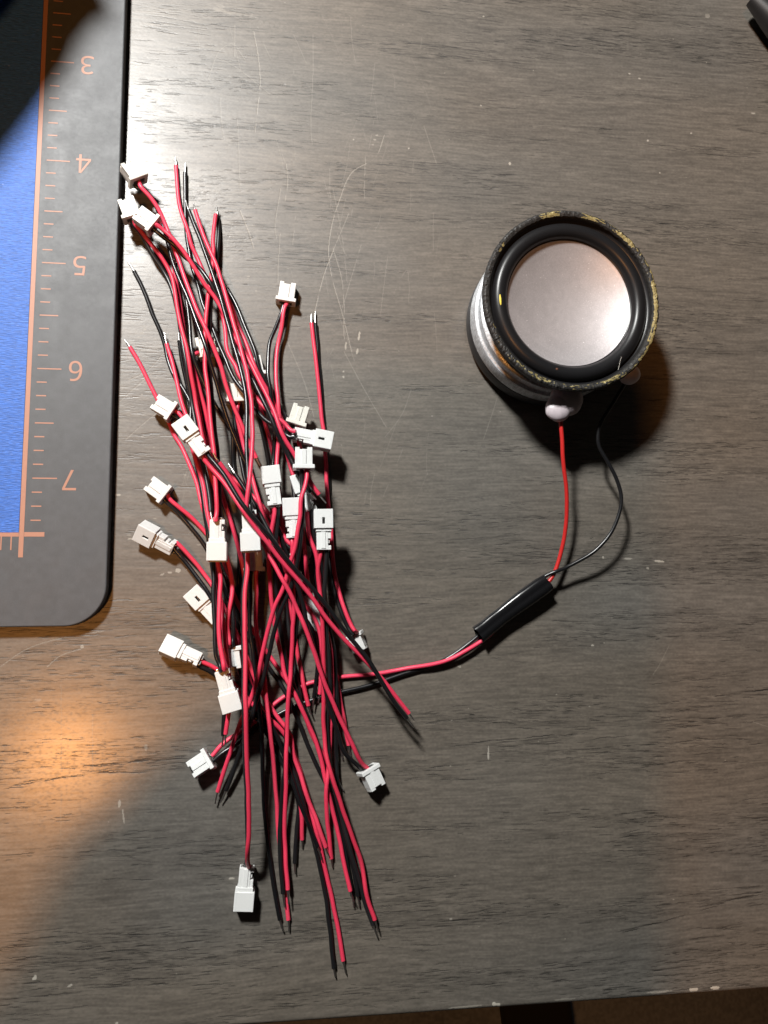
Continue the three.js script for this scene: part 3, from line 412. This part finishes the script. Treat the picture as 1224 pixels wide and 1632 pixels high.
// ---------------------------------------------------------------- the cables, from the bottom of the pile to its top
const CABLES = [
  ['cable whose plug is buried under red wires, right of the pile near the top', 'plug', [409, 602], [402, 568],
    [[413, 606], [416, 650], [426, 690], [436, 728], [442, 770], [448, 810], [452, 850], [458, 900], [462, 950], [468, 1000], [476, 1050], [486, 1100], [492, 1125]],
    [[407, 606], [409, 650], [418, 690], [427, 730], [432, 770], [438, 815], [444, 860], [450, 910], [455, 960], [461, 1010], [468, 1060], [478, 1110]]],
  ['cable with sideways plug crossed by wires in the upper pile', 'plug', [314, 558], [346, 552],
    [[309, 566], [309, 588], [318, 620], [328, 660], [338, 720], [352, 780], [374, 850], [388, 910], [390, 960], [396, 1000], [404, 1040], [408, 1090]],
    [[306, 562], [304, 588], [312, 620], [322, 660], [332, 720], [346, 780], [368, 830], [379, 865], [381, 914], [379, 963], [378, 1000], [384, 1060], [388, 1100]]],
  ['cable with a plug peeking out right of centre below the long window sockets', 'plug', [468, 872], [496, 889],
    [[464, 868], [440, 835], [412, 800], [385, 775], [355, 745], [333, 710], [324, 689], [317, 651], [308, 610], [297, 560], [293, 524], [286, 481], [280, 446], [276, 415]],
    [[464, 874], [436, 845], [408, 812], [380, 780], [372, 740], [369, 685], [351, 658], [338, 636], [325, 611], [313, 582], [305, 557], [302, 516], [297, 480], [288, 445], [283, 420]]],
  ['cable with a long socket lying under the diagonal wires right of the pile', 'socket', [488, 945], [501, 1002],
    [[491, 940], [484, 860], [474, 780], [462, 740], [452, 700], [450, 672], [438, 647], [423, 617], [408, 589], [396, 557], [380, 520], [368, 487], [359, 464]],
    [[486, 940], [478, 860], [468, 780], [464, 740], [458, 717], [457, 690], [458, 672], [445, 647], [430, 617], [414, 589], [405, 557], [392, 524], [376, 485], [362, 460]]],
  ['cable with a flanged plug in the upper middle of the pile, mouth pointing up', 'plug', [376, 643], [374, 610],
    [[378, 655], [386, 700], [396, 740], [410, 790], [428, 840], [448, 890], [470, 940], [495, 975], [507, 1000], [513, 1036], [512, 1072], [510, 1106]],
    [[373, 655], [378, 700], [386, 745], [400, 795], [418, 845], [440, 900], [462, 950], [486, 985], [500, 1010], [506, 1045], [505, 1080], [500, 1112]]],
  ['cable whose plug stands alone at the top right of the pile, mouth up', 'plug', [455, 484], [460, 450],
    [[454, 490], [449, 520], [441, 560], [440, 609], [443, 638], [445, 666], [444, 691], [443, 715], [440, 760], [436, 810], [440, 850], [450, 890], [466, 943]],
    [[451, 490], [440, 520], [430, 545], [427, 590], [430, 617], [434, 650], [437, 690], [437, 715], [434, 760], [434, 815], [446, 850], [460, 890], [475, 940]]],
  ['cable with a small tilted plug just above the sideways window socket', 'plug', [471, 679], [481, 647],
    [[472, 688], [480, 720], [487, 760], [496, 810], [505, 860], [512, 910], [518, 960], [526, 1010], [535, 1070], [545, 1130], [556, 1188]],
    [[467, 686], [472, 720], [478, 765], [488, 820], [498, 870], [505, 920], [511, 970], [518, 1020], [527, 1080], [535, 1140], [542, 1190]]],
  ['cable with a window socket half hidden behind vertical wires, left middle', 'socket', [347, 988], [303, 940],
    [[352, 988], [368, 1010], [390, 1060], [405, 1105], [417, 1131], [437, 1165], [453, 1199], [466, 1230], [476, 1265], [481, 1300], [482, 1338]],
    [[348, 994], [362, 1020], [382, 1070], [398, 1115], [412, 1145], [430, 1178], [448, 1212], [470, 1258], [476, 1285], [472, 1330], [470, 1376]]],
  ['cable with the lowest left socket, pointing left above the orange glow', 'socket', [317, 1056], [255, 1028],
    [[323, 1055], [340, 1063], [362, 1080], [385, 1103], [410, 1130], [440, 1155], [460, 1180], [469, 1200], [483, 1244], [498, 1300], [512, 1357], [521, 1396], [529, 1433], [541, 1494], [547, 1531]],
    [[318, 1062], [336, 1071], [356, 1088], [378, 1110], [402, 1138], [430, 1165], [452, 1190], [462, 1212], [478, 1260], [492, 1312], [506, 1366], [515, 1405], [522, 1450], [528, 1500], [532, 1543]], { roll: 0.3, flip: true }],
  ['cable with the upper of two plugs left of the pile, beside the mat', 'plug', [266, 791], [236, 769],
    [[270, 795], [285, 808], [308, 828], [332, 855], [350, 885], [366, 930], [385, 975], [410, 1015], [433, 1050], [455, 1081], [469, 1100], [484, 1135], [501, 1178], [520, 1212], [539, 1245]],
    [[263, 797], [278, 811], [300, 836], [325, 868], [343, 905], [360, 945], [380, 985], [404, 1028], [428, 1062], [450, 1095], [463, 1120], [478, 1155], [492, 1190], [505, 1220], [520, 1250]]],
  ['cable with a long socket left of the pile, beside the lower mat corner', 'socket', [281, 869], [222, 838],
    [[287, 870], [300, 884], [320, 908], [340, 935], [356, 965], [372, 1000], [388, 1035], [402, 1070], [415, 1100], [440, 1140], [462, 1170], [468, 1203], [479, 1235], [490, 1270], [505, 1310], [519, 1350]],
    [[280, 877], [295, 895], [315, 922], [335, 950], [350, 980], [365, 1015], [380, 1050], [395, 1085], [412, 1125], [435, 1160], [452, 1200], [465, 1240], [478, 1280], [492, 1315], [506, 1350]], { roll: -0.5 }],
  ['cable with a short plug tucked behind the socket at the lower left of the pile', 'plug', [367, 1030], [371, 1064],
    [[365, 1024], [362, 1000], [364, 980], [370, 945], [366, 905], [352, 868], [336, 845], [325, 815], [313, 768], [300, 735], [288, 709], [277, 692], [269, 673], [250, 634], [241, 617], [224, 582], [207, 553]],
    [[371, 1024], [372, 985], [362, 926], [353, 906], [345, 870], [337, 830], [328, 790], [322, 750], [318, 700], [310, 671], [306, 654], [300, 620], [291, 582], [285, 543]]],
  ['cable with a cream plug on the left side lying over a lone red wire', 'plug', [277, 659], [247, 641],
    [[282, 656], [292, 668], [302, 690], [312, 720], [322, 760], [332, 820], [344, 900], [354, 980], [363, 1060], [367, 1110], [360, 1170]],
    [[280, 665], [294, 677], [308, 710], [318, 760], [328, 830], [338, 900], [347, 980], [354, 1060], [358, 1110], [356, 1172]]],
  ['cable with a tilted window socket ending above two bare tips, lower left of pile', 'socket', [354, 1068], [371, 1131],
    [[357, 1062], [352, 1036], [349, 1000], [350, 963], [351, 922], [346, 893], [338, 850], [331, 818], [324, 773], [314, 740], [303, 700], [297, 665], [291, 646], [283, 613], [274, 575], [266, 548]],
    [[351, 1062], [345, 1045], [342, 1000], [340, 950], [340, 893], [334, 850], [327, 815], [322, 780], [312, 735], [304, 690], [303, 642], [296, 627], [286, 610], [276, 596], [267, 572], [262, 548], [253, 522], [243, 500], [231, 467], [213, 432]], { flip: true }],
  ['cable with the middle of three plugs hugging the mat edge at the top', 'plug', [213, 350], [201, 319],
    [[215, 355], [225, 369], [241, 389], [258, 411], [272, 436], [278, 460], [284, 501], [292, 534], [298, 558], [305, 600], [312, 640], [319, 680], [326, 715], [334, 750], [344, 781], [349, 813]],
    [[213, 358], [224, 371], [241, 403], [258, 428], [272, 454], [280, 485], [286, 515], [292, 550], [298, 590], [304, 630], [312, 680], [320, 725], [331, 773], [336, 815]]],
  ['cable whose flanged plug sits half under the central white socket', 'plug', [406, 912], [404, 879],
    [[408, 914], [409, 947], [408, 1000], [414, 1036], [421, 1081], [428, 1144], [434, 1197], [440, 1263], [444, 1327], [450, 1385], [457, 1440], [460, 1466]],
    [[400, 914], [399, 947], [398, 1000], [403, 1040], [409, 1085], [414, 1130], [417, 1170], [419, 1244], [424, 1319], [432, 1379], [440, 1433], [446, 1466]]],
  ['cable with a square mouthed socket in the centre, just left of the stacked sockets', 'socket', [438, 806], [430, 743],
    [[437, 812], [432, 850], [428, 898], [431, 931], [436, 985], [442, 1018], [448, 1045], [456, 1080], [472, 1110], [490, 1150], [505, 1185], [516, 1230], [530, 1290], [543, 1345], [550, 1385], [558, 1420]],
    [[443, 812], [441, 850], [438, 898], [440, 940], [445, 990], [452, 1030], [460, 1070], [478, 1115], [496, 1160], [510, 1200], [522, 1250], [536, 1300], [548, 1350], [556, 1395], [562, 1428]], { flip: true }],
  ['cable with the small plug at the right, above where two wires cross out', 'plug', [566, 1008], [577, 1033],
    [[563, 1002], [545, 960], [532, 905], [527, 840], [521, 770], [517, 700], [510, 640], [503, 570], [497, 515]],
    [[558, 1006], [540, 965], [526, 905], [523, 840], [524, 770], [518, 700], [513, 640], [507, 570], [503, 515]], { roll: 0.35, size: 0.85 }],
  ['cable with a socket slanting under a plug, right of centre', 'socket', [495, 816], [478, 765],
    [[490, 822], [493, 854], [503, 882], [509, 920], [513, 960], [519, 1000], [527, 1036], [529, 1090], [530, 1126], [527, 1165], [524, 1216], [520, 1266], [522, 1310], [528, 1368]],
    [[497, 822], [500, 850], [508, 880], [515, 920], [519, 965], [525, 1005], [533, 1040], [536, 1095], [537, 1130], [536, 1170], [536, 1220], [540, 1270], [550, 1330], [562, 1380], [571, 1428]], { sink: 0.8 }],
  ['cable with a window socket pointing up at the right side of the pile', 'socket', [516, 877], [515, 819],
    [[511, 884], [507, 907], [511, 952], [514, 1000], [516, 1050], [516, 1100], [516, 1150], [520, 1200], [530, 1240], [550, 1300], [563, 1338], [577, 1379], [585, 1428], [597, 1466]],
    [[520, 884], [519, 907], [517, 952], [520, 1000], [524, 1050], [526, 1100], [522, 1150], [524, 1205], [532, 1255], [548, 1315], [560, 1360], [572, 1400], [582, 1440], [594, 1474]]],
  ['cable with a socket turned on its side in the centre of the pile', 'socket', [468, 858], [465, 797],
    [[466, 864], [466, 900], [468, 963], [467, 1000], [465, 1045], [459, 1126], [457, 1180], [456, 1255], [454, 1319], [456, 1379], [459, 1418]],
    [[471, 864], [472, 900], [474, 963], [473, 1000], [467, 1045], [462, 1108], [457, 1162], [455, 1216], [448, 1282], [446, 1340], [447, 1379], [451, 1424]], { sink: 0.6, flip: true }],
  ['cable with a sideways window socket pointing right at the edge of the pile', 'socket', [468, 691], [526, 703],
    [[464, 686], [451, 673], [433, 660], [417, 645], [401, 625], [381, 598], [376, 584], [363, 560], [356, 505], [341, 458], [326, 436], [315, 412], [305, 389], [296, 358], [286, 326], [282, 279], [281, 264]],
    [[463, 697], [442, 681], [422, 668], [406, 650], [392, 628], [375, 606], [360, 575], [343, 534], [325, 489], [315, 452], [307, 428], [302, 405], [296, 357], [295, 318], [295, 275]]],
  ['cable with an upright socket at the left of the centre row, mouth down', 'socket', [347, 829], [346, 891],
    [[345, 822], [344, 780], [341, 721], [337, 689], [334, 654], [331, 620], [327, 586], [327, 543], [329, 500], [331, 475], [335, 452], [340, 400], [340, 381], [344, 342]],
    [[350, 822], [350, 780], [347, 721], [343, 689], [340, 654], [337, 620], [333, 586], [333, 543], [335, 500], [337, 475], [341, 445], [345, 412], [348, 377], [347, 345]], { flip: true }],
  ['cable with the topmost plug of the pile at the mat edge', 'plug', [220, 294], [201, 268],
    [[223, 296], [240, 315], [256, 340], [268, 369], [282, 407], [292, 438], [302, 465], [317, 501], [331, 531], [343, 560], [354, 591], [364, 624], [374, 650], [387, 681], [397, 706], [408, 730]],
    [[217, 298], [237, 309], [249, 330], [258, 354], [266, 381], [272, 407], [280, 430], [290, 454], [298, 473], [313, 512], [327, 550], [335, 578], [345, 611], [354, 640], [364, 672], [374, 698], [384, 722], [392, 738]], { roll: 0.3 }],
  ['cable with the lowest of the three plugs at the top left, mouth toward the mat', 'plug', [248, 362], [220, 342],
    [[253, 361], [270, 375], [290, 397], [307, 422], [327, 454], [343, 475], [356, 499], [368, 530], [380, 548], [391, 565], [406, 593], [422, 625], [438, 658], [451, 694], [471, 728], [491, 761], [500, 777], [508, 788]],
    [[247, 367], [262, 379], [278, 391], [295, 410], [315, 424], [333, 448], [347, 473], [360, 510], [372, 540], [385, 570], [400, 600], [416, 632], [432, 665], [446, 700], [464, 735], [484, 768], [495, 785]]],
  ['cable with a cream flanged plug facing up just below the sideways socket', 'plug', [484, 749], [484, 716],
    [[489, 758], [486, 775], [480, 796], [478, 823], [470, 872], [462, 900], [452, 937], [438, 968], [427, 1005], [419, 1039], [410, 1080], [398, 1120], [384, 1150], [370, 1190], [358, 1225], [347, 1262]],
    [[481, 758], [482, 780], [482, 829], [478, 868], [472, 907], [462, 940], [450, 966], [438, 1005], [429, 1041], [420, 1080], [408, 1120], [396, 1160], [382, 1200], [370, 1235], [360, 1260]]],
  ['cable with the plug at the lower right of the pile, mouth toward the viewer', 'plug', [581, 1224], [596, 1257],
    [[577, 1217], [560, 1183], [546, 1155], [528, 1114], [510, 1068], [501, 1041], [485, 996], [472, 968], [458, 937], [444, 913], [427, 880], [412, 850], [396, 815], [378, 780], [362, 755], [349, 737]],
    [[570, 1220], [549, 1199], [537, 1165], [528, 1137], [514, 1080], [500, 1034], [490, 1000], [482, 960], [470, 925], [452, 890], [436, 860], [420, 830], [403, 800], [388, 775], [375, 755]], { roll: -0.35 }],
  ['cable with the lone bottom socket at the end of a long red wire', 'socket', [394, 1380], [388, 1448],
    [[395, 1374], [397, 1300], [393, 1200], [391, 1100], [391, 1040], [390, 1000], [390, 950], [394, 912], [395, 880], [396, 856]],
    [[393, 1374], [394, 1300], [390, 1200], [388, 1100], [388, 1040], [388, 1000], [387, 950], [391, 912], [392, 880], [393, 860]], { flip: true }],
  ['cable with the upright socket in the very centre of the pile, mouth down', 'socket', [397, 814], [400, 876],
    [[393, 805], [398, 764], [402, 707], [402, 666], [399, 630], [393, 593], [385, 560], [378, 534], [366, 495], [354, 452], [341, 414], [325, 377], [311, 335]],
    [[398, 806], [396, 772], [393, 723], [393, 674], [393, 642], [389, 614], [384, 593], [375, 560], [362, 514], [351, 475], [339, 436], [325, 397], [313, 367], [301, 335]], { flip: true }],
  ['cable with a window socket at upper left whose wires run diagonally to the right', 'socket', [327, 724], [290, 675],
    [[324, 730], [336, 745], [355, 766], [378, 800], [405, 838], [430, 870], [455, 902], [474, 924], [496, 950], [519, 983], [550, 1020], [573, 1043], [597, 1069], [615, 1089], [634, 1114], [652, 1137]],
    [[332, 726], [344, 740], [357, 757], [370, 778], [384, 800], [411, 833], [434, 860], [462, 898], [492, 931], [520, 965], [549, 1005], [583, 1046], [606, 1082], [629, 1119], [649, 1145]], { redFirst: true, lift: 0.8 }],
];
for (const c of CABLES) cable(...c);
// ---------------------------------------------------------------- lamps, the phone that takes the picture, things at the frame's edge
{
  const aim = new THREE.Vector3(0.02, 0, -0.03);
  const L = thing('desk_lamp', 'cool white desk lamp head above the upper left of the table', 'lamp');
  const dir = aim.clone().sub(LAMP).normalize(), q = new THREE.Quaternion().setFromUnitVectors(new THREE.Vector3(0, -1, 0), dir);
  L.position.copy(LAMP); L.quaternion.copy(q);
  mesh('lamp_glass', new THREE.CylinderGeometry(0.021, 0.021, 0.003, 40), new THREE.MeshStandardMaterial({ color: 0x111111, emissive: LAMP_COLOR, emissiveIntensity: 60 }), L).position.y = 0.004;
  const hood = new THREE.LatheGeometry([[0.000, 0.05], [0.014, 0.05], [0.017, 0.046], [0.026, 0.008], [0.0265, -0.002], [0.0245, -0.002], [0.0245, 0.007], [0, 0.008]].map(([a, b]) => new THREE.Vector2(a, b)), 48);
  mesh('lamp_hood', hood, std(0.02, 0.02, 0.022, 0.5, { side: THREE.DoubleSide }), L);
  const s = new THREE.SpotLight(LAMP_COLOR, LAMP_POWER, 0, 1.1, 0.5, 2); s.position.copy(LAMP); s.target.position.copy(aim); s.castShadow = true; s.shadow.radius = 1.6; s.shadow.mapSize.set(2048, 2048); s.shadow.camera.near = 0.05; s.shadow.camera.far = 3;
  scene.add(s, s.target);
}
{
  const B = thing('ceiling_bulb', 'warm orange ceiling bulb high above the left of the table', 'bulb');
  B.position.copy(BULB);
  mesh('glass', new THREE.SphereGeometry(0.044, 32, 20), new THREE.MeshStandardMaterial({ color: 0x111111, emissive: BULB_COLOR, emissiveIntensity: 10 }), B);
  mesh('socket', new THREE.CylinderGeometry(0.014, 0.018, 0.05, 24), std(0.5, 0.5, 0.48, 0.5), B).position.y = 0.066;
  const p = new THREE.PointLight(BULB_COLOR, BULB_POWER, 0, 2); p.position.copy(BULB); p.castShadow = true; p.shadow.radius = 2.2; p.shadow.camera.near = 0.08; p.shadow.camera.far = 4; scene.add(p);
}
{ // the phone that takes the picture: its lens is the camera, it shades the table from the ceiling bulb
  const P = thing('smartphone', 'black smartphone held above the table', 'phone');
  P.position.copy(camera.position); P.quaternion.copy(camera.quaternion);
  mesh('phone_body', new RoundedBoxGeometry(0.084, 0.164, 0.009, 4, 0.0042), std(0.02, 0.02, 0.022, 0.3), P).position.set(-0.015, -0.066, 0.0075);
  // the left hand that holds it: palm at the phone's left edge, thumb on its screen side, four fingers curled behind it
  const bones = []; const bone = (pts) => { for (let k = 0; k < pts.length - 1; k++) bones.push([...pts[k], ...pts[k + 1]]); };
  bone([[-165, -310, 70, 34], [-118, -170, 30, 25], [-98, -110, 14, 21]]);
  bone([[-98, -110, 14, 21], [-82, -62, 8, 12]]); bone([[-98, -110, 14, 21], [-80, -84, 4, 12]]); bone([[-98, -110, 14, 21], [-80, -104, 2, 12]]); bone([[-98, -110, 14, 21], [-82, -124, 4, 11]]);
  bone([[-82, -62, 8, 10.5], [-70, -52, -5, 9.2], [-48, -44, -7, 8.6], [-30, -46, -5.5, 7.4]]);
  bone([[-80, -84, 4, 10.5], [-67, -76, -6, 9.4], [-42, -70, -7.5, 8.8], [-20, -72, -5.5, 7.6]]);
  bone([[-80, -104, 2, 10], [-67, -98, -6, 9], [-44, -94, -7, 8.4], [-25, -96, -5.5, 7.4]]);
  bone([[-82, -124, 4, 9.5], [-69, -119, -5, 8.2], [-50, -116, -6, 7.6], [-35, -117, -5, 6.8]]);
  bone([[-104, -106, 18, 17], [-94, -74, 22, 12.5], [-76, -52, 24, 10.2], [-54, -40, 21.5, 8.6]]);
  const N = 76, mc = new MarchingCubes(N, new THREE.MeshBasicMaterial(), false, false, 120000); mc.isolation = 0; mc.reset();
  const C = [-120, -170, 30], S = 165;                      // centre and half size of the grid, mm
  for (let k = 0; k < N; k++) for (let j = 0; j < N; j++) for (let i = 0; i < N; i++) {
    const x = C[0] + (i / N * 2 - 1) * S, y = C[1] + (j / N * 2 - 1) * S, z = C[2] + (k / N * 2 - 1) * S; let e = 0;
    for (const [ax, ay, az, ar, bx, by, bz, br] of bones) {
      const dx = bx - ax, dy = by - ay, dz = bz - az, t = Math.min(1, Math.max(0, ((x - ax) * dx + (y - ay) * dy + (z - az) * dz) / (dx * dx + dy * dy + dz * dz))), d = Math.hypot(x - ax - dx * t, y - ay - dy * t, z - az - dz * t) - (ar + (br - ar) * t);
      if (d < 30) e += Math.exp(-d / 2.4);
    }
    mc.field[i + j * N + k * N * N] = e > 0 ? Math.min(30, Math.max(-30, 2.4 * Math.log(e))) : -30;
  }
  mc.update();
  const n = mc.count, hg = new THREE.BufferGeometry(); hg.setAttribute('position', new THREE.Float32BufferAttribute(Array.from(mc.positionArray.slice(0, n * 3)), 3)); hg.setAttribute('normal', new THREE.Float32BufferAttribute(Array.from(mc.normalArray.slice(0, n * 3)), 3));
  hg.scale(S * MM, S * MM, S * MM).translate(C[0] * MM, C[1] * MM, C[2] * MM);
  hg.translate(13 * MM, -15 * MM, 0);
  const H = mesh('person', hg, std(0.42, 0.24, 0.17, 0.5)); H.position.copy(camera.position); H.quaternion.copy(camera.quaternion); H.userData = { label: 'bare left hand and forearm holding the smartphone above the table', category: 'person' };
}
{ // a dark case standing on the mat just outside the frame: only its shadow reaches in
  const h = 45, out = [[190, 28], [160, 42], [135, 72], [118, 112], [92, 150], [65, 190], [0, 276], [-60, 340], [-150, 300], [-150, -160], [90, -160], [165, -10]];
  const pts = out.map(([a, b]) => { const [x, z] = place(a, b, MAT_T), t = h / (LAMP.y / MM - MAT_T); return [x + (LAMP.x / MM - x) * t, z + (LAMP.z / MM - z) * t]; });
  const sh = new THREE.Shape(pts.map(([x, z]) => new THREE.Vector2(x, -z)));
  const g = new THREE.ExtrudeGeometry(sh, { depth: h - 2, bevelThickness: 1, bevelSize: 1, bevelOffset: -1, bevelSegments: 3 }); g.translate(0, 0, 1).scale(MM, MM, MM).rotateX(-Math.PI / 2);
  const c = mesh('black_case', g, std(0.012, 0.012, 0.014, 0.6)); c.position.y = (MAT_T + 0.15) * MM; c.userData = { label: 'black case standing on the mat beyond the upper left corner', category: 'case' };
}
{ // the end of a tool at the top right corner
  const T = thing('tool_handle', 'dark tool handle poking into the top right corner', 'tool');
  const [x, z] = place(1188, 2, 4), [x2, z2] = place(1262, 78, 4), a = Math.atan2(-(z2 - z), x2 - x);
  T.position.set(x * MM, 0, z * MM); T.rotation.y = a;
  const prof = []; for (let k = 0; k <= 10; k++) { const t = k / 10; prof.push(new THREE.Vector2((2.2 + 3.4 * Math.sin(Math.min(1, t * 2.2) * Math.PI / 2)) * MM, t * 70 * MM)); } prof.unshift(new THREE.Vector2(0, 0)); prof.push(new THREE.Vector2(0, 70 * MM));
  const g = creased(new THREE.LatheGeometry(prof, 32), 0.6); g.rotateZ(-Math.PI / 2);
  mesh('grip', g, std(0.10, 0.095, 0.075, 0.5), T).position.set(0, 5.7 * MM, -4.6 * MM);
  mesh('sleeve', g.clone().scale(1, 1.0, 1.0), std(0.008, 0.007, 0.007, 0.5), T).position.set(1 * MM, 5.65 * MM, -0.6 * MM);
}
renderer.render(scene, camera);
